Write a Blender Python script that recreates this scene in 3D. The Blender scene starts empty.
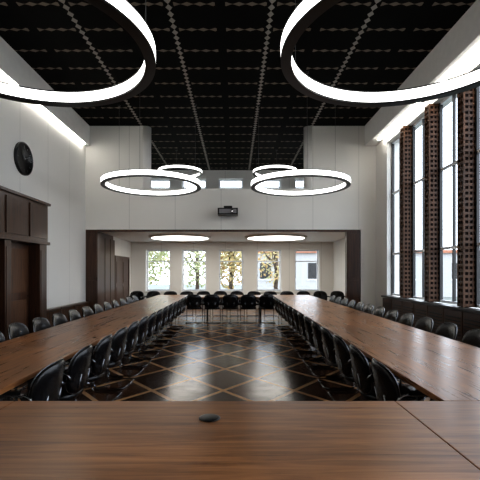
import bpy, bmesh, math, random
from mathutils import Vector, Matrix
random.seed(7)
scn = bpy.context.scene
scn.view_settings.view_transform = 'Standard'
try:
    scn.view_settings.look = 'Medium High Contrast'
except Exception as e:
    print("look", e)

# ------------------------------------------------------------------ node helpers
def new_mat(name):
    m = bpy.data.materials.new(name); m.use_nodes = True
    nt = m.node_tree
    return m, nt, nt.nodes["Principled BSDF"]

def simple(name, col, rough=0.5, metal=0.0, coat=0.0, noise=0.0, nscale=8, bump=0.0, spec=None):
    m, nt, b = new_mat(name)
    b.inputs["Base Color"].default_value = (*col, 1)
    b.inputs["Roughness"].default_value = rough
    b.inputs["Metallic"].default_value = metal
    b.inputs["Coat Weight"].default_value = coat
    if spec is not None: b.inputs["Specular IOR Level"].default_value = spec
    if noise or bump:
        tc = nt.nodes.new("ShaderNodeTexCoord")
        n = nt.nodes.new("ShaderNodeTexNoise"); n.inputs["Scale"].default_value = nscale
        n.inputs["Detail"].default_value = 4
        nt.links.new(tc.outputs["Object"], n.inputs["Vector"])
        if noise:
            r = nt.nodes.new("ShaderNodeValToRGB")
            r.color_ramp.elements[0].position = 0.3; r.color_ramp.elements[1].position = 0.7
            r.color_ramp.elements[0].color = (*[c*(1-noise) for c in col], 1)
            r.color_ramp.elements[1].color = (*[min(1, c*(1+noise)) for c in col], 1)
            nt.links.new(n.outputs["Fac"], r.inputs["Fac"])
            nt.links.new(r.outputs["Color"], b.inputs["Base Color"])
        if bump:
            bp = nt.nodes.new("ShaderNodeBump"); bp.inputs["Strength"].default_value = bump
            bp.inputs["Distance"].default_value = 0.01
            nt.links.new(n.outputs["Fac"], bp.inputs["Height"])
            nt.links.new(bp.outputs["Normal"], b.inputs["Normal"])
    return m

def emis(name, col, s):
    m, nt, b = new_mat(name)
    b.inputs["Base Color"].default_value = (0.9, 0.9, 0.9, 1)
    b.inputs["Emission Color"].default_value = (*col, 1)
    b.inputs["Emission Strength"].default_value = s
    return m

def wood(name, c1, c2, axis='X', rough=0.3, coat=0.3, scale=1.0, spec=0.5, big=0.0):
    m, nt, b = new_mat(name)
    tc = nt.nodes.new("ShaderNodeTexCoord")
    mp = nt.nodes.new("ShaderNodeMapping")
    s = [14*scale, 14*scale, 14*scale]; s['XYZ'.index(axis)] = 0.9*scale
    mp.inputs["Scale"].default_value = s
    nt.links.new(tc.outputs["Object"], mp.inputs["Vector"])
    n = nt.nodes.new("ShaderNodeTexNoise"); n.inputs["Scale"].default_value = 1.6
    n.inputs["Detail"].default_value = 8; n.inputs["Roughness"].default_value = 0.65
    n.inputs["Distortion"].default_value = 0.6
    nt.links.new(mp.outputs["Vector"], n.inputs["Vector"])
    r = nt.nodes.new("ShaderNodeValToRGB")
    r.color_ramp.elements[0].position = 0.32; r.color_ramp.elements[0].color = (*c1, 1)
    r.color_ramp.elements[1].position = 0.68; r.color_ramp.elements[1].color = (*c2, 1)
    nt.links.new(n.outputs["Fac"], r.inputs["Fac"])
    col = r.outputs["Color"]
    if big:
        n2 = nt.nodes.new("ShaderNodeTexNoise"); n2.inputs["Scale"].default_value = 1.1; n2.inputs["Detail"].default_value = 3
        nt.links.new(tc.outputs["Object"], n2.inputs["Vector"])
        hs = nt.nodes.new("ShaderNodeHueSaturation")
        mr = nt.nodes.new("ShaderNodeMapRange"); mr.inputs["From Min"].default_value = 0.3; mr.inputs["From Max"].default_value = 0.7
        mr.inputs["To Min"].default_value = 1-big; mr.inputs["To Max"].default_value = 1+big
        nt.links.new(n2.outputs["Fac"], mr.inputs["Value"]); nt.links.new(mr.outputs["Result"], hs.inputs["Value"])
        nt.links.new(col, hs.inputs["Color"]); col = hs.outputs["Color"]
    nt.links.new(col, b.inputs["Base Color"])
    rr = nt.nodes.new("ShaderNodeMapRange")
    rr.inputs["To Min"].default_value = rough*0.75; rr.inputs["To Max"].default_value = rough*1.3
    nt.links.new(n.outputs["Fac"], rr.inputs["Value"])
    nt.links.new(rr.outputs["Result"], b.inputs["Roughness"])
    b.inputs["Specular IOR Level"].default_value = spec
    b.inputs["Coat Weight"].default_value = coat
    b.inputs["Coat Roughness"].default_value = 0.12
    return m

class E:
    """tiny expression wrapper for math nodes"""
    nt = None
    def __init__(s, sock): s.s = sock
    @staticmethod
    def op(o, *a):
        n = E.nt.nodes.new("ShaderNodeMath"); n.operation = o
        for i, v in enumerate(a):
            if isinstance(v, E): E.nt.links.new(v.s, n.inputs[i])
            else: n.inputs[i].default_value = v
        return E(n.outputs[0])
    def __add__(s, o): return E.op('ADD', s, o)
    def __sub__(s, o): return E.op('SUBTRACT', s, o)
    def __mul__(s, o): return E.op('MULTIPLY', s, o)
    def __truediv__(s, o): return E.op('DIVIDE', s, o)
    def lt(s, o): return E.op('LESS_THAN', s, o)
    def gt(s, o): return E.op('GREATER_THAN', s, o)
    def fract(s): return E.op('FRACT', s)
    def abs(s): return E.op('ABSOLUTE', s)
    def max(s, o): return E.op('MAXIMUM', s, o)

def coords(nt):
    E.nt = nt
    tc = nt.nodes.new("ShaderNodeTexCoord"); sp = nt.nodes.new("ShaderNodeSeparateXYZ")
    nt.links.new(tc.outputs["Object"], sp.inputs[0])
    return E(sp.outputs[0]), E(sp.outputs[1]), E(sp.outputs[2]), tc

def mixc(nt, fac, a, b):
    n = nt.nodes.new("ShaderNodeMix"); n.data_type = 'RGBA'
    if isinstance(fac, E): nt.links.new(fac.s, n.inputs[0])
    else: n.inputs[0].default_value = fac
    for v, i in ((a, 6), (b, 7)):
        if isinstance(v, tuple): n.inputs[i].default_value = (*v, 1)
        else: nt.links.new(v, n.inputs[i])
    return n.outputs[2]

# ceiling: black panels with chains of pale inlay diamonds
def ceiling_mat():
    m, nt, b = new_mat("ceiling_black_inlay")
    x, y, z, tc = coords(nt)
    P = 1.63
    fx = (((x - 0.58 + P*20.5) / P).fract() - 0.5).abs() * P
    cy = ((y / 0.165).fract() - 0.5).abs() * 2
    longi = (fx / 0.055 + cy).lt(1.0)
    Q = 0.66
    fy = (((y + Q*20) / Q).fract() - 0.5).abs() * Q
    cx = (((x - 0.58 + 1.63*20) / 0.2037).fract() - 0.5).abs() * 2
    trans = (fy / 0.05 + cx).lt(0.98)
    fy2 = fy.lt(0.012)
    dash = (((x - 0.58 + P*20.5) / (P/2)).fract() - 0.5).abs().lt(0.40)
    n = nt.nodes.new("ShaderNodeTexNoise"); n.inputs["Scale"].default_value = 3
    nt.links.new(tc.outputs["Object"], n.inputs["Vector"])
    base = mixc(nt, E(n.outputs["Fac"]), (0.003, 0.003, 0.003), (0.006, 0.0055, 0.005))
    c = mixc(nt, fy2 * dash, base, (0.08, 0.065, 0.052))
    c = mixc(nt, trans * dash, c, (0.23, 0.19, 0.15))
    c = mixc(nt, longi, c, (0.38, 0.35, 0.31))
    nt.links.new(c, b.inputs["Base Color"])
    b.inputs["Roughness"].default_value = 0.7
    b.inputs["Specular IOR Level"].default_value = 0.05
    return m

def floor_mat():
    m, nt, b = new_mat("floor_parquet")
    x, y, z, tc = coords(nt)
    p = 0.90
    u = x + y * 0.8; v = x - y * 0.8
    def line(e, w): return (((e + 60) / p).fract() - 0.5).abs().gt(0.5 - w)
    l = line(u, 0.04).max(line(v, 0.04))
    s1 = ((u + 60) / (p/7)).fract().lt(0.06)
    s2 = ((v + 60) / (p/7)).fract().lt(0.06)
    chk = E.op('GREATER_THAN', (((u+60)/p/2).fract() - 0.5) * (((v+60)/p/2).fract() - 0.5), 0.0)
    n = nt.nodes.new("ShaderNodeTexNoise"); n.inputs["Scale"].default_value = 5; n.inputs["Detail"].default_value = 6
    nt.links.new(tc.outputs["Object"], n.inputs["Vector"])
    base = mixc(nt, E(n.outputs["Fac"]), (0.045, 0.021, 0.011), (0.11, 0.050, 0.026))
    base2 = mixc(nt, chk, base, (0.045, 0.022, 0.013))
    g = s1 * chk + s2 * (chk * -1 + 1)
    c = mixc(nt, g, base2, (0.010, 0.006, 0.005))
    c = mixc(nt, l, c, (0.44, 0.25, 0.12))
    nt.links.new(c, b.inputs["Base Color"])
    rr = nt.nodes.new("ShaderNodeMapRange"); rr.inputs["To Min"].default_value = 0.15; rr.inputs["To Max"].default_value = 0.30
    nt.links.new(n.outputs["Fac"], rr.inputs["Value"]); nt.links.new(rr.outputs["Result"], b.inputs["Roughness"])
    b.inputs["Specular IOR Level"].default_value = 0.4
    return m

def wall_mat(name, col, axis, pitch):
    m, nt, b = new_mat(name)
    x, y, z, tc = coords(nt)
    e = x if axis == 'X' else y
    j = (((e + 40) / pitch).fract() - 0.5).abs().gt(0.496)
    n = nt.nodes.new("ShaderNodeTexNoise"); n.inputs["Scale"].default_value = 1.3; n.inputs["Detail"].default_value = 5
    nt.links.new(tc.outputs["Object"], n.inputs["Vector"])
    base = mixc(nt, E(n.outputs["Fac"]), tuple(c*0.93 for c in col), col)
    c = mixc(nt, j, base, tuple(c*0.6 for c in col))
    nt.links.new(c, b.inputs["Base Color"])
    b.inputs["Roughness"].default_value = 0.7
    return m

M = {}
M['ceil'] = ceiling_mat()
M['floor'] = floor_mat()
M['wall_side'] = wall_mat("wall_plaster_side", (0.78, 0.765, 0.73), 'Y', 1.2)
M['wall'] = wall_mat("wall_plaster", (0.78, 0.765, 0.73), 'X', 1.32)
M['white'] = simple("white_paint", (0.80, 0.79, 0.77), 0.5, noise=0.03)
M['white_frame'] = simple("window_frame_white", (0.80, 0.82, 0.85), 0.35, noise=0.02)
M['black_frame'] = simple("window_frame_black", (0.012, 0.012, 0.013), 0.4, noise=0.1)
M['tableX'] = wood("table_wood_x", (0.13, 0.050, 0.018), (0.36, 0.165, 0.066), 'X', 0.30, 0.0, 1.0, 0.38, 0.28)
M['tableY'] = wood("table_wood_y", (0.13, 0.050, 0.018), (0.36, 0.165, 0.066), 'Y', 0.28, 0.0, 1.0, 0.45, 0.28)
M['darkwood'] = wood("dark_wood", (0.022, 0.009, 0.005), (0.085, 0.035, 0.016), 'Z', 0.35, 0.1)
M['lattice'] = wood("lattice_wood", (0.055, 0.026, 0.014), (0.15, 0.072, 0.038), 'Z', 0.45, 0.0, 1.0, 0.3)
M['lattice_back'] = simple("lattice_backing", (0.010, 0.005, 0.003), 0.7, noise=0.2, spec=0.1)
M['black'] = simple("black_metal", (0.01, 0.01, 0.011), 0.35, metal=0.3, noise=0.1)
M['chrome'] = simple("chrome", (0.72, 0.73, 0.75), 0.12, metal=1.0, noise=0.02)
M['dchrome'] = simple("dark_chrome", (0.20, 0.20, 0.21), 0.18, metal=1.0, noise=0.02)
M['leather'] = simple("black_leather", (0.004, 0.004, 0.005), 0.27, noise=0.15, nscale=30, bump=0.08, spec=0.45)
M['ring'] = emis("ring_diffuser", (1.0, 0.99, 0.97), 2.6)
M['strip'] = emis("cove_strip", (1.0, 0.96, 0.88), 14.0)
M['disc'] = emis("recess_light", (1.0, 0.96, 0.88), 6.0)
M['grey'] = simple("grey_plastic", (0.25, 0.25, 0.26), 0.4, noise=0.05)
M['cable'] = simple("steel_cable", (0.12, 0.12, 0.12), 0.4, metal=0.8, noise=0.05)
M['stone'] = simple("sill_stone", (0.05, 0.045, 0.04), 0.35, noise=0.2)
M['asphalt'] = simple("ground_outside", (0.16, 0.17, 0.15), 0.9, noise=0.3)
M['facade'] = simple("facade_render", (0.42, 0.41, 0.40), 0.9, noise=0.08)
M['roof'] = simple("roof_tile", (0.35, 0.15, 0.09), 0.8, noise=0.2)
M['bark'] = simple("bark", (0.10, 0.07, 0.05), 0.9, noise=0.3)

def glass_mat():
    m, nt, b = new_mat("window_glass")
    out = nt.nodes["Material Output"]
    tr = nt.nodes.new("ShaderNodeBsdfTransparent"); gl = nt.nodes.new("ShaderNodeBsdfGlossy")
    gl.inputs["Roughness"].default_value = 0.02
    tr.inputs["Color"].default_value = (0.95, 0.97, 0.99, 1)
    mx = nt.nodes.new("ShaderNodeMixShader"); mx.inputs[0].default_value = 0.05
    nt.links.new(tr.outputs[0], mx.inputs[1]); nt.links.new(gl.outputs[0], mx.inputs[2])
    nt.links.new(mx.outputs[0], out.inputs["Surface"])
    return m
M['glass'] = glass_mat()

def leaf_mat(name, a, bcol):
    m, nt, b = new_mat(name)
    x, y, z, tc = coords(nt)
    n = nt.nodes.new("ShaderNodeTexNoise"); n.inputs["Scale"].default_value = 2.5
    nt.links.new(tc.outputs["Object"], n.inputs["Vector"])
    r = nt.nodes.new("ShaderNodeValToRGB")
    r.color_ramp.elements[0].position = 0.35; r.color_ramp.elements[0].color = (*a, 1)
    r.color_ramp.elements[1].position = 0.65; r.color_ramp.elements[1].color = (*bcol, 1)
    nt.links.new(n.outputs["Fac"], r.inputs["Fac"]); nt.links.new(r.outputs["Color"], b.inputs["Base Color"])
    b.inputs["Roughness"].default_value = 0.6
    return m
M['leaf_a'] = leaf_mat("leaf_autumn", (0.55, 0.34, 0.12), (0.40, 0.40, 0.20))
M['leaf_b'] = leaf_mat("leaf_green", (0.34, 0.40, 0.20), (0.50, 0.46, 0.24))

# ------------------------------------------------------------------ mesh builder
class MB:
    def __init__(s): s.bm = bmesh.new(); s.mats = []
    def mi(s, k):
        if k not in s.mats: s.mats.append(k)
        return s.mats.index(k)
    def box(s, x0, x1, y0, y1, z0, z1, k):
        i = s.mi(k)
        v = [s.bm.verts.new(p) for p in ((x0,y0,z0),(x1,y0,z0),(x1,y1,z0),(x0,y1,z0),(x0,y0,z1),(x1,y0,z1),(x1,y1,z1),(x0,y1,z1))]
        for f in ((0,3,2,1),(4,5,6,7),(0,1,5,4),(1,2,6,5),(2,3,7,6),(3,0,4,7)):
            fc = s.bm.faces.new([v[j] for j in f]); fc.material_index = i
        return v
    def lathe(s, prof, k, seg=64, c=(0,0,0), axis='Z', smooth=True, closed=True):
        n = len(prof); rings = []
        for a in range(seg):
            t = 2*math.pi*a/seg; ring = []
            for p in prof:
                q = (p[0]*math.cos(t), p[0]*math.sin(t), p[1])
                if axis == 'X': q = (q[2], q[0], q[1])
                if axis == 'Y': q = (q[0], q[2], q[1])
                ring.append(s.bm.verts.new((q[0]+c[0], q[1]+c[1], q[2]+c[2])))
            rings.append(ring)
        m = n if closed else n-1
        for a in range(seg):
            A = rings[a]; B = rings[(a+1) % seg]
            for j in range(m):
                jj = (j+1) % n
                f = s.bm.faces.new((A[j], B[j], B[jj], A[jj]))
                kk = prof[j][2] if len(prof[j]) > 2 else k
                f.material_index = s.mi(kk); f.smooth = smooth
    def tube(s, pts, r, k, seg=8, closed=False):
        pts = [Vector(p) for p in pts]; n = len(pts); rings = []
        up = None
        for i, p in enumerate(pts):
            if closed: d = pts[(i+1) % n] - pts[i-1]
            else: d = pts[min(i+1, n-1)] - pts[max(i-1, 0)]
            d.normalize()
            if up is None:
                up = Vector((0,0,1)) if abs(d.z) < 0.9 else Vector((0,1,0))
            a = d.cross(up)
            if a.length < 1e-4: a = d.cross(Vector((1,0,0)))
            a.normalize(); up = a.cross(d).normalized()
            rings.append([s.bm.verts.new(p + (a*math.cos(t) + up*math.sin(t))*r) for t in [2*math.pi*j/seg for j in range(seg)]])
        mi = s.mi(k)
        for i in range(n if closed else n-1):
            A = rings[i]; B = rings[(i+1) % n]
            for j in range(seg):
                f = s.bm.faces.new((A[j], A[(j+1) % seg], B[(j+1) % seg], B[j])); f.material_index = mi; f.smooth = True
        if not closed:
            for R in (rings[0], rings[-1]):
                f = s.bm.faces.new(R); f.material_index = mi
    def mesh(s, name):
        bmesh.ops.recalc_face_normals(s.bm, faces=s.bm.faces[:])
        me = bpy.data.meshes.new(name); s.bm.to_mesh(me); s.bm.free()
        for k in s.mats: me.materials.append(M[k])
        return me
    def obj(s, name, loc=(0,0,0), bevel=0):
        o = bpy.data.objects.new(name, s.mesh(name)); o.location = loc
        scn.collection.objects.link(o)
        if bevel:
            b = o.modifiers.new("bevel", 'BEVEL'); b.width = bevel; b.segments = 2; b.limit_method = 'ANGLE'
        return o

def rounded(pts, rad, n=5):
    out = [Vector(pts[0])]
    for i in range(1, len(pts)-1):
        p = Vector(pts[i]); a = (Vector(pts[i-1])-p); b = (Vector(pts[i+1])-p)
        r = min(rad, a.length*0.49, b.length*0.49)
        A = p + a.normalized()*r; B = p + b.normalized()*r
        for j in range(n+1):
            t = j/n; out.append(A*(1-t)**2 + p*2*t*(1-t) + B*t*t)
    out.append(Vector(pts[-1])); return out

# ------------------------------------------------------------------ dimensions
XL, XR = -4.3, 4.05
YN, YB, YE = -2.5, 11.5, 16.5      # near wall, bulkhead, end wall
ZC = 5.7

b = MB(); b.box(XL-0.3, 4.6, YN-0.3, YE+0.3, -0.15, 0, 'floor'); b.obj("floor")
b = MB(); b.box(XL-0.3, 4.6, YN-0.3, YE+0.3, ZC, ZC+0.2, 'ceil'); b.obj("ceiling")

def wall_open(name, axis, c0, c1, a0, a1, z0, z1, ops, k):
    b = MB()
    def bx(p0, p1, q0, q1):
        if p1-p0 < 1e-4 or q1-q0 < 1e-4: return
        if axis == 'X': b.box(p0, p1, c0, c1, q0, q1, k)
        else: b.box(c0, c1, p0, p1, q0, q1, k)
    cur = a0
    cols = {}
    for o in ops: cols.setdefault((o[0], o[1]), []).append((o[2], o[3]))
    for (p0, p1) in sorted(cols):
        bx(cur, p0, z0, z1); zz = z0
        for q0, q1 in sorted(cols[(p0, p1)]):
            bx(p0, p1, zz, q0); zz = q1
        bx(p0, p1, zz, z1); cur = p1
    bx(cur, a1, z0, z1)
    return b.obj(name)

b = MB(); b.box(XL-0.3, XL, YN, YE, 0, ZC, 'wall_side'); b.obj("wall_left")
b = MB(); b.box(XL-0.3, 4.6, YN-0.3, YN, 0, ZC, 'wall'); b.obj("wall_near")

wx = [-3.18, -1.69, -0.165, 1.40, 2.98]
ops = []
for x in wx:
    ops += [(x-0.5, x+0.5, 0.72, 2.42), (x-0.5, x+0.5, 4.15, 5.36)]
wall_open("wall_end", 'X', YE, YE+0.35, XL-0.3, 4.6, 0, ZC, ops, 'wall')

def end_window(name, x, z0, z1):
    b = MB(); y0, y1 = YE+0.20, YE+0.26
    f = 0.055
    b.box(x-0.5, x-0.5+f, y0, y1, z0, z1, 'white_frame'); b.box(x+0.5-f, x+0.5, y0, y1, z0, z1, 'white_frame')
    b.box(x-0.5+f, x+0.5-f, y0, y1, z0, z0+f, 'white_frame'); b.box(x-0.5+f, x+0.5-f, y0, y1, z1-f, z1, 'white_frame')
    zt = z0 + (z1-z0)*0.72
    b.box(x-0.5+f, x+0.5-f, y0, y1, zt-0.022, zt+0.022, 'white_frame')
    b.box(x-0.46, x+0.46, y0+0.028, y0+0.034, z0+0.04, z1-0.04, 'glass')
    b.box(x-0.53, x+0.53, YE-0.08, YE+0.2, z0-0.04, z0, 'white')
    b.box(x-0.488, x-0.468, y0-0.03, y0, z0+0.55, z0+0.68, 'chrome')
    b.obj(name)
n = 1
for x in wx:
    end_window(f"window_{n}", x, 0.72, 2.42); n += 1
for x in wx:
    end_window(f"window_{n}", x, 4.15, 5.36); n += 1

# right wall: low wall, upper band, window bay
WT = 0.35
pitch = 1.235
PW = 0.20
piers = [9.42 - pitch*i for i in range(0, 10)]
y_first = 10.66
b = MB()
b.box(XR, XR+WT, y_first, YE, 0, ZC, 'wall_side')
b.box(XR, XR+WT, YN, y_first, 4.95, ZC, 'wall_side')
b.box(XR, XR+WT, YN, y_first, 0, 0.84, 'wall_side')
b.box(XR, XR+WT, YN, piers[-1], 0.84, 4.95, 'wall_side')
b.obj("wall_right")
b = MB()
b.box(XR-0.16, XR+0.05, YN+0.01, y_first, 0.84, 0.88, 'stone')
yy = YN+0.05
while yy < y_first-0.1:
    b.box(XR-0.12, XR, yy, yy+0.60, 0.10, 0.82, 'darkwood')
    for j in range(9):
        b.box(XR-0.128, XR-0.12, yy+0.05, yy+0.55, 0.2+j*0.06, 0.225+j*0.06, 'black')
    yy += 0.625
b.obj("trim_sill_panelling")

def pier(y0):
    w = PW; x0, x1 = XR-0.08, XR+0.2
    b = MB()
    b.box(x0+0.02, x1, y0+0.02, y0+w-0.02, 0.885, 4.95, 'lattice_back')
    for yy in (y0, y0+w-0.03):
        b.box(x0, x0+0.03, yy, yy+0.03, 0.885, 4.95, 'lattice')
        b.box(x1-0.03, x1, yy, yy+0.03, 0.885, 4.95, 'lattice')
    yj = y0 + w/2
    b.box(x0+0.008, x0+0.02, yj-0.012, yj+0.012, 0.885, 4.95, 'lattice')
    for j in range(1, 3):
        xj = x0 + 0.03 + j*(x1-x0-0.06)/3
        b.box(xj-0.013, xj+0.013, y0+0.008, y0+0.02, 0.885, 4.95, 'lattice')
    z = 0.90
    while z < 4.90:
        b.box(x0+0.004, x0+0.02, y0+0.03, y0+w-0.03, z, z+0.045, 'lattice')
        b.box(x0+0.03, x1-0.03, y0+0.004, y0+0.02, z, z+0.045, 'lattice')
        z += 0.10
    b.obj("trim_lattice_pier")
for p in piers: pier(p)

def side_window(name, y0, y1):
    b = MB(); x0, x1 = XR+0.12, XR+0.18; z0, z1 = 0.885, 4.95
    for a in (y0, y1-0.05): b.box(x0, x1, a, a+0.05, z0, z1, 'black_frame')
    for z in (z0, 1.95, 3.55, z1-0.05):
        b.box(x0+0.004, x1-0.004, y0+0.05, y1-0.05, z, z+0.05, 'white_frame')
    ym = (y0+y1)/2
    for q0, q1 in ((z0+0.05, 1.95), (2.0, 3.55), (3.60, z1-0.05)):
        b.box(x0+0.004, x1-0.004, ym-0.02, ym+0.02, q0, q1, 'black_frame')
    b.box(x0+0.028, x0+0.034, y0+0.04, y1-0.04, z0+0.03, z1-0.03, 'glass')
    b.obj(name)
edges = [y_first] + piers
for i in range(len(edges)-1):
    side_window(f"window_{n}", edges[i+1]+PW, edges[i]); n += 1

# cornices with cove strips
b = MB(); b.box(XR-0.32, XR, YN, YB, 5.12, ZC, 'white'); b.obj("trim_cornice_right")
b = MB(); b.box(XL, XL+0.12, YN, YB, 5.12, ZC, 'white'); b.obj("trim_cornice_left")
b = MB(); b.box(XR-0.16, XR-0.10, YN+0.2, YB-0.6, 5.085, 5.12, 'strip'); b.obj("cove_light_strip")
b = MB(); b.box(XL+0.03, XL+0.08, YN+0.2, YB-0.25, 5.085, 5.12, 'strip'); b.obj("cove_light_strip")

b = MB()
b.box(XL, XR, YB, YB+0.3, 2.72, 3.90, 'wall')
b.box(XL, -2.6, YB, YB+0.3, 3.90, ZC, 'wall')
b.box(2.16, XR, YB, YB+0.3, 3.90, ZC, 'wall')
b.box(3.62, XR, YB, YB+0.3, 0, 2.72, 'wall')
b.obj("wall_bulkhead")
b = MB(); b.box(XL, XR, YB+0.3, YE, 2.75, 3.2, 'white'); b.obj("ceiling_recess")
for xx in (-2.6, 2.16):
    b = MB(); b.lathe([(0.0001, 3.9), (0.16, 3.9), (0.16, ZC), (0.0001, ZC)], 'white', 24, (xx, YB+0.15, 0), closed=False); b.obj("trim_column")
b = MB()
b.box(XL, XL+0.34, YB+0.02, YB+0.20, 0, 2.72, 'darkwood')
b.box(XL+0.02, XL+0.32, YB+0.005, YB+0.02, 0.1, 1.25, 'darkwood'); b.box(XL+0.02, XL+0.32, YB+0.005, YB+0.02, 1.35, 2.6, 'darkwood')
b.box(XL+0.001, XL+0.10, YB+0.22, 13.8, 0, 2.74, 'darkwood')
for j in range(4):
    b.box(XL+0.10, XL+0.115, YB+0.3+j*0.55, YB+0.78+j*0.55, 0.12, 2.6, 'darkwood')
b.obj("folding_partition", bevel=0.004)
b = MB()
b.box(3.22, 3.61, YB+0.02, YB+0.20, 0, 2.72, 'darkwood')
b.box(3.25, 3.58, YB+0.005, YB+0.02, 0.1, 1.25, 'darkwood'); b.box(3.25, 3.58, YB+0.005, YB+0.02, 1.35, 2.6, 'darkwood')
b.obj("folding_partition", bevel=0.004)
b = MB(); b.box(XL+0.34, 3.22, YB+0.0, YB+0.12, 2.66, 2.72, 'darkwood'); b.obj("trim_opening_head")

G = 0.004
def door(name, y0, y1, h):
    b = MB(); X = XL+G
    b.box(X, X+0.05, y0-0.09, y0, 0, h+0.09, 'darkwood'); b.box(X, X+0.05, y1, y1+0.09, 0, h+0.09, 'darkwood')
    b.box(X, X+0.05, y0, y1, h, h+0.09, 'darkwood')
    ym = (y0+y1)/2
    for a, c in ((y0, ym-0.004), (ym+0.004, y1)):
        b.box(X, X+0.03, a, c, 0.005, h, 'darkwood')
        b.box(X+0.03, X+0.042, a+0.1, c-0.1, 0.15, 0.95, 'darkwood')
        b.box(X+0.03, X+0.042, a+0.1, c-0.1, 1.1, h-0.12, 'darkwood')
    b.tube([(X+0.03, ym-0.06, 1.02), (X+0.08, ym-0.06, 1.02), (X+0.08, ym-0.18, 1.02)], 0.009, 'chrome')
    b.obj(name, bevel=0.004)
door("door_1", 14.3, 16.0, 2.0)

b = MB()
y0, y1 = 4.5, 8.5
X = XL+G
b.box(X, XL+0.32, y0, y1, 2.13, 2.90, 'darkwood')
b.box(X, XL+0.37, y0-0.04, y1+0.04, 2.90, 2.95, 'darkwood')
b.box(X, XL+0.36, y0-0.03, y1+0.03, 2.07, 2.13, 'darkwood')
np_ = 5; pw = (y1-y0)/np_
for j in range(np_):
    a = y0+j*pw
    b.box(XL+0.32, XL+0.34, a+0.04, a+pw-0.04, 2.19, 2.84, 'darkwood')
for a, c in ((y0, y0+0.30), (5.9, 6.1), (6.95, 7.15), (y1-0.30, y1)):
    b.box(X, XL+0.30, a, c, 0, 2.07, 'darkwood')
    b.box(XL+0.30, XL+0.31, a+0.04, c-0.04, 0.15, 1.95, 'darkwood')
for a, c in ((4.81, 5.89), (6.11, 6.94), (7.16, 8.19)):
    b.box(XL+0.02, XL+0.08, a, c, 0.005, 2.06, 'darkwood')
    b.box(XL+0.08, XL+0.095, a+0.12, c-0.12, 0.15, 0.95, 'lattice'); b.box(XL+0.08, XL+0.095, a+0.12, c-0.12, 1.1, 1.95, 'lattice')
    b.tube([(XL+0.08, c-0.07, 1.02), (XL+0.13, c-0.07, 1.02), (XL+0.13, c-0.19, 1.02)], 0.009, 'chrome')
b.obj("wood_door_portal", bevel=0.006)

for a in (8.62, 9.56, 10.50):
    b = MB()
    L = 0.9
    b.box(X, XL+0.16, a, a+L, 0.62, 0.66, 'darkwood')
    b.box(X, XL+0.14, a, a+0.04, 0, 0.62, 'darkwood'); b.box(X, XL+0.14, a+L-0.04, a+L, 0, 0.62, 'darkwood')
    b.box(XL+0.01, XL+0.05, a+0.04, a+L-0.04, 0.08, 0.60, 'black')
    for j in range(16):
        b.box(XL+0.12, XL+0.135, a+0.06+j*0.05, a+0.08+j*0.05, 0.08, 0.60, 'lattice')
    b.box(XL+0.10, XL+0.12, a+0.04, a+L-0.04, 0.10, 0.13, 'lattice'); b.box(XL+0.10, XL+0.12, a+0.04, a+L-0.04, 0.55, 0.58, 'lattice')
    b.obj("radiator_cover")
b = MB(); b.box(XL, XL+0.02, 0.0, 4.40, 0, 0.12, 'darkwood'); b.obj("baseboard_left")
b = MB(); b.box(XL+0.02, 4.0, YE-0.02, YE, 0, 0.1, 'white'); b.obj("baseboard_end")
b = MB()
for x in wx:
    b.box(x-0.55, x+0.55, YE-0.14, YE-0.03, 0.14, 0.60, 'white')
    for j in range(20): b.box(x-0.52+j*0.053, x-0.495+j*0.053, YE-0.15, YE-0.14, 0.18, 0.56, 'grey')
    b.box(x-0.4, x-0.36, YE-0.12, YE-0.06, 0, 0.14, 'grey'); b.box(x+0.36, x+0.4, YE-0.12, YE-0.06, 0, 0.14, 'grey')
b.obj("radiator")

# wall clock
b = MB()
b.lathe([(0.0001, 0), (0.33, 0), (0.33, 0.05), (0.30, 0.055), (0.295, 0.03), (0.0001, 0.03)], 'black', 48, (XL, 8.1, 3.79), axis='X', closed=False)
for j in range(12):
    t = 2*math.pi*j/12; c, s_ = math.cos(t), math.sin(t)
    L = 0.06 if j % 3 == 0 else 0.035
    P0 = Vector((XL+0.034, 8.1+c*0.27, 3.79+s_*0.27)); P1 = Vector((XL+0.034, 8.1+c*(0.27-L), 3.79+s_*(0.27-L)))
    b.tube([P0, P1], 0.006, 'grey', 6)
b.tube([(XL+0.04, 8.1, 3.79), (XL+0.04, 8.1-0.10, 3.79+0.12)], 0.008, 'grey', 6)
b.tube([(XL+0.04, 8.1, 3.79), (XL+0.04, 8.1+0.20, 3.79+0.08)], 0.006, 'grey', 6)
b.lathe([(0.0001, 0.03), (0.02, 0.03), (0.02, 0.05), (0.0001, 0.05)], 'grey', 16, (XL, 8.1, 3.79), axis='X', closed=False)
b.obj("wall_clock")

# projector
b = MB()
px, pz = -0.2, 3.20
b.box(px-0.28, px+0.28, YB-0.42, YB-0.06, pz-0.10, pz+0.08, 'black')
b.box(px-0.24, px+0.24, YB-0.426, YB-0.42, pz-0.07, pz+0.05, 'grey')
b.lathe([(0.0001, -0.02), (0.05, -0.02), (0.055, 0.03), (0.0001, 0.03)], 'black', 24, (px+0.12, YB-0.43, pz-0.01), axis='Y', closed=False)
b.lathe([(0.0001, -0.024), (0.035, -0.024), (0.035, 0.0), (0.0001, 0.0)], 'chrome', 24, (px+0.12, YB-0.43, pz-0.01), axis='Y', closed=False)
b.box(px-0.05, px+0.05, YB-0.28, YB, pz+0.08, pz+0.12, 'black'); b.box(px-0.12, px+0.12, YB-0.02, YB, pz+0.0, pz+0.2, 'black')
b.obj("projector", bevel=0.008)

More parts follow.
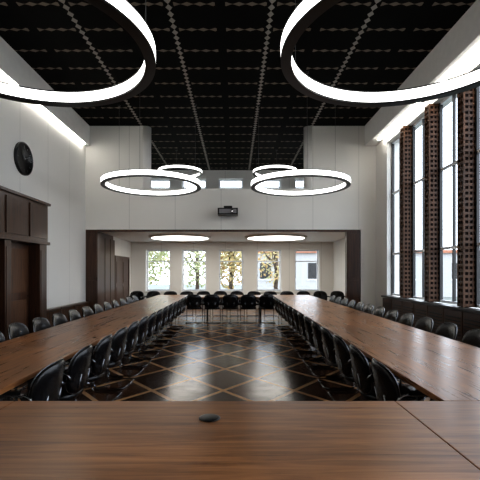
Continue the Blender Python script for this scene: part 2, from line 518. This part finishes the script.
# ring pendant lamps
def ring_lamp(x, y, z, r, h=0.13, w=0.10):
    b = MB()
    ri = r-w
    prof = [(ri, 0.0, 'black'), (r, 0.0, 'black'), (r, 0.02, 'ring'), (r, h-0.015, 'black'), (r, h, 'black'), (ri, h, 'black'), (ri, h-0.015, 'ring'), (ri, 0.02, 'black')]
    b.lathe(prof, 'black', 128, smooth=False)
    for j in range(3):
        t = 2*math.pi*j/3 + 0.5
        q = (math.cos(t)*(r-w/2), math.sin(t)*(r-w/2), h)
        b.tube([q, (q[0], q[1], ZC-z)], 0.003, 'cable', 6)
        b.lathe([(0.0001, 0), (0.03, 0), (0.03, 0.03), (0.0001, 0.03)], 'black', 12, (q[0], q[1], ZC-z-0.03), closed=False)
    b.obj("ring_pendant_lamp", (x, y, z))
for x in (-1.93, 1.61): ring_lamp(x, 3.62, 3.48, 1.19, 0.15)
for x in (-1.97, 1.54): ring_lamp(x, 9.5, 3.51, 1.16, 0.14)
for x in (-1.99, 1.45): ring_lamp(x, 14.5, 5.06, 0.8, 0.12, 0.08)
for x in (-1.95, 1.45):
    b = MB()
    b.lathe([(0.0001, 0.0, 'disc'), (1.0, 0.0, 'white'), (1.08, 0.0, 'white'), (1.1, 0.06, 'white'), (0.0001, 0.06)], 'white', 64, closed=False)
    b.obj("recessed_ceiling_light", (x, 14.2, 2.69))

# conference table
b = MB()
T0, T1 = 0.712, 0.75
g = 0.002
LX0, LX1, RX0, RX1 = -2.5, -1.5, 1.22, 2.42
for a, c in ((LX0, -1.28), (-1.28, 0.93), (0.93, RX1)):
    b.box(a+g, c-g, 1.13, 2.33-g, T0, T1, 'tableX')
ys = [2.33 + (12.0-2.33)*i/6 for i in range(7)]
for i in range(6):
    b.box(LX0, LX1, ys[i]+g, ys[i+1]-g, T0, T1, 'tableY')
    b.box(RX0, RX1, ys[i]+g, ys[i+1]-g, T0, T1, 'tableY')
for a, c in ((LX0, -0.86), (-0.86, 0.78), (0.78, RX1)):
    b.box(a+g, c-g, 12.0+g, 13.1, T0, T1, 'tableX')
def leg(x, y):
    b.box(x-0.03, x+0.03, y-0.03, y+0.03, 0.0, T0, 'black')
for xc0, xc1 in ((LX0, LX1), (RX0, RX1)):
    xm = (xc0+xc1)/2
    b.box(xm-0.02, xm+0.02, 2.4, 12.9, T0-0.06, T0, 'black')
    for y in ys[1:-1]: leg(xm, y)
b.box(LX0+0.2, RX1-0.2, 1.7, 1.74, T0-0.06, T0, 'black')
b.box(LX0+0.2, RX1-0.2, 12.5, 12.54, T0-0.06, T0, 'black')
for y in (1.72, 12.52):
    for x in (LX0+0.5, -0.86, 0.78, RX1-0.5): leg(x, y)
b.obj("conference_table", bevel=0.004)
b = MB()
b.lathe([(0.0001, 0.0), (0.055, 0.0), (0.055, 0.003), (0.045, 0.006), (0.0001, 0.005)], 'black', 32, closed=False)
b.obj("cable_grommet", (-0.13, 2.05, 0.751))

# chair
def chair_mesh():
    b = MB()
    N = 28
    def se(t, a, c, e=3.2):
        ct, st = math.cos(t), math.sin(t)
        return (math.copysign(abs(ct)**(2/e), ct)*a, math.copysign(abs(st)**(2/e), st)*c)
    levels = [(0.88, 0.40), (0.98, 0.41), (1.0, 0.435), (0.97, 0.458), (0.88, 0.468), (0.5, 0.472)]
    li = b.mi('leather'); rings = []
    for k, z in levels:
        rings.append([b.bm.verts.new((*[q*k for q in se(2*math.pi*j/N, 0.225, 0.225)], z)) for j in range(N)])
    for A, B in zip(rings, rings[1:]):
        for j in range(N):
            f = b.bm.faces.new((A[j], A[(j+1) % N], B[(j+1) % N], B[j])); f.material_index = li; f.smooth = True
    for R in (rings[0], rings[-1]):
        f = b.bm.faces.new(R); f.material_index = li
    zc, hh, hw = 0.645, 0.20, 0.235
    def bp(t, k, off):
        x, dz = se(t, hw*k, hh*k, 3.0)
        z = zc+dz
        y = -0.235 - (z-0.5)*0.18 + 1.1*x*x + off
        return (x, y, z)
    layers = [(0.5, 0.012), (0.9, 0.016), (1.0, 0.0), (0.9, -0.022), (0.5, -0.026)]
    rings = [[b.bm.verts.new(bp(2*math.pi*j/N, k, o)) for j in range(N)] for k, o in layers]
    for A, B in zip(rings, rings[1:]):
        for j in range(N):
            f = b.bm.faces.new((A[j], A[(j+1) % N], B[(j+1) % N], B[j])); f.material_index = li; f.smooth = True
    for R, o in ((rings[0], 0.010), (rings[-1], -0.027)):
        c = b.bm.verts.new((0, -0.235-(zc-0.5)*0.18+o, zc))
        for j in range(N):
            f = b.bm.faces.new((R[j], R[(j+1) % N], c)); f.material_index = li; f.smooth = True
    b.tube([bp(2*math.pi*j/N, 1.005, -0.003) for j in range(N)], 0.0045, 'dchrome', 6, closed=True)
    for s in (-1, 1):
        x = 0.235*s
        pts = [(0, -0.19, 0.012), (x, -0.19, 0.012), (x, 0.20, 0.012), (x, 0.22, 0.66), (x, -0.19, 0.66), (x*0.98, -0.235, 0.60)]
        pts = rounded(pts, 0.07)
        b.tube(pts, 0.011, 'dchrome', 8)
        b.box(x-0.022, x+0.022, -0.14, 0.15, 0.668, 0.69, 'leather')
        b.tube([(x, 0.205, 0.40), (x*0.95, 0.15, 0.405), (x*0.9, -0.17, 0.405)], 0.010, 'dchrome', 8)
    b.tube([(-0.2, 0.1, 0.40), (0.2, 0.1, 0.40)], 0.009, 'dchrome', 8)
    b.tube([(-0.10, -0.17, 0.40), (-0.10, -0.25, 0.50), (-0.10, -0.27, 0.62)], 0.009, 'dchrome', 8)
    b.tube([(0.10, -0.17, 0.40), (0.10, -0.25, 0.50), (0.10, -0.27, 0.62)], 0.009, 'dchrome', 8)
    return b.mesh("chair_mesh")
cm = chair_mesh()
def chair(x, y, ang):
    o = bpy.data.objects.new("conference_chair", cm); scn.collection.objects.link(o)
    o.location = (x, y, 0); o.rotation_euler = (0, 0, math.radians(ang + random.uniform(-3, 3)))
SP = 0.60
for i in range(15):
    y = 2.95 + i*SP
    if y < 11.2:
        chair(LX1-0.10, y, 90)
        chair(RX0+0.12, y, -90)
for i in range(15):
    y = 2.70 + i*SP
    chair(LX0-0.03, y, -90)
    chair(RX1+0.05, y, 90)
for i in range(5):
    chair(-1.22+i*0.54, 11.93, 0)
for i in range(13):
    chair(-3.35+i*0.57, 13.45, 180)

# outside
b = MB(); b.box(-60, 60, -40, 80, -1.2, -1.0, 'asphalt'); b.obj("ground_outside")
def building(x0, x1, y0, y1, h):
    b = MB(); b.box(x0, x1, y0, y1, -1, h, 'facade')
    x = x0+1
    while x < x1-1.5:
        z = 0.8
        while z < h-1.8:
            b.box(x, x+1.1, y0-0.05, y0, z, z+1.6, 'black_frame'); b.box(x-0.1, x+1.2, y0-0.1, y0, z-0.12, z, 'white'); z += 3
        x += 2.4
    b.box(x0-0.3, x1+0.3, y0-0.3, y1+0.3, h, h+0.3, 'roof')
    b.obj("neighbour_building")
building(1.5, 26, 40, 50, 3.4)
def tree(x, y, h, r, k, nleaf=1500):
    b = MB()
    b.tube([(0,0,-1), (0.1,0,h*0.4), (0.0,0.1,h)], 0.13, 'bark')
    for j in range(9):
        a = random.uniform(0, 6.28); z = random.uniform(0.3, 0.9)*h
        b.tube([(0.05,0,z), (math.cos(a)*r*0.5, math.sin(a)*r*0.5, z+0.5), (math.cos(a)*r*0.9, math.sin(a)*r*0.9, z+1.2)], 0.035, 'bark', 6)
    i = b.mi(k)
    for j in range(nleaf):
        d = Vector((random.gauss(0,1), random.gauss(0,1), random.gauss(0,1))).normalized()*random.random()**0.4
        c = Vector((d.x*r, d.y*r, h*0.62+d.z*h*0.5))
        u = Vector((random.gauss(0,1), random.gauss(0,1), random.gauss(0,1))).normalized()
        v = u.orthogonal().normalized()
        s = random.uniform(0.07, 0.15)
        f = b.bm.faces.new([b.bm.verts.new(c+q) for q in (u*s, v*s*0.6, -u*s, -v*s*0.6)]); f.material_index = i
    b.obj("autumn_tree", (x, y, 0))
tree(-5.6, 24, 4.5, 2.2, 'leaf_b', 2600)
tree(-2.6, 27, 3.6, 1.8, 'leaf_b', 900)
tree(-0.3, 23, 4.0, 1.5, 'leaf_a', 2000)
tree(2.6, 26, 4.2, 1.2, 'leaf_a', 600)

# world
w = bpy.data.worlds.new("World"); scn.world = w; w.use_nodes = True
nt = w.node_tree; bg = nt.nodes["Background"]
tc = nt.nodes.new("ShaderNodeTexCoord"); sp = nt.nodes.new("ShaderNodeSeparateXYZ")
nt.links.new(tc.outputs["Generated"], sp.inputs[0])
r = nt.nodes.new("ShaderNodeValToRGB")
r.color_ramp.elements[0].position = 0.0; r.color_ramp.elements[0].color = (0.92, 0.95, 1.0, 1)
r.color_ramp.elements[1].position = 0.8; r.color_ramp.elements[1].color = (0.78, 0.88, 1.0, 1)
nt.links.new(sp.outputs[2], r.inputs["Fac"]); nt.links.new(r.outputs["Color"], bg.inputs["Color"])
bg.inputs["Strength"].default_value = 4.6

# camera
cd = bpy.data.cameras.new("camera"); cam = bpy.data.objects.new("camera", cd); scn.collection.objects.link(cam)
cam.location = (0, 0, 1.5); cam.rotation_euler = (math.radians(90), 0, 0)
cd.sensor_width = 36; cd.lens = 30.0
cd.shift_x = 5/480; cd.shift_y = 32/480
cd.clip_start = 0.05; cd.clip_end = 300
scn.camera = cam
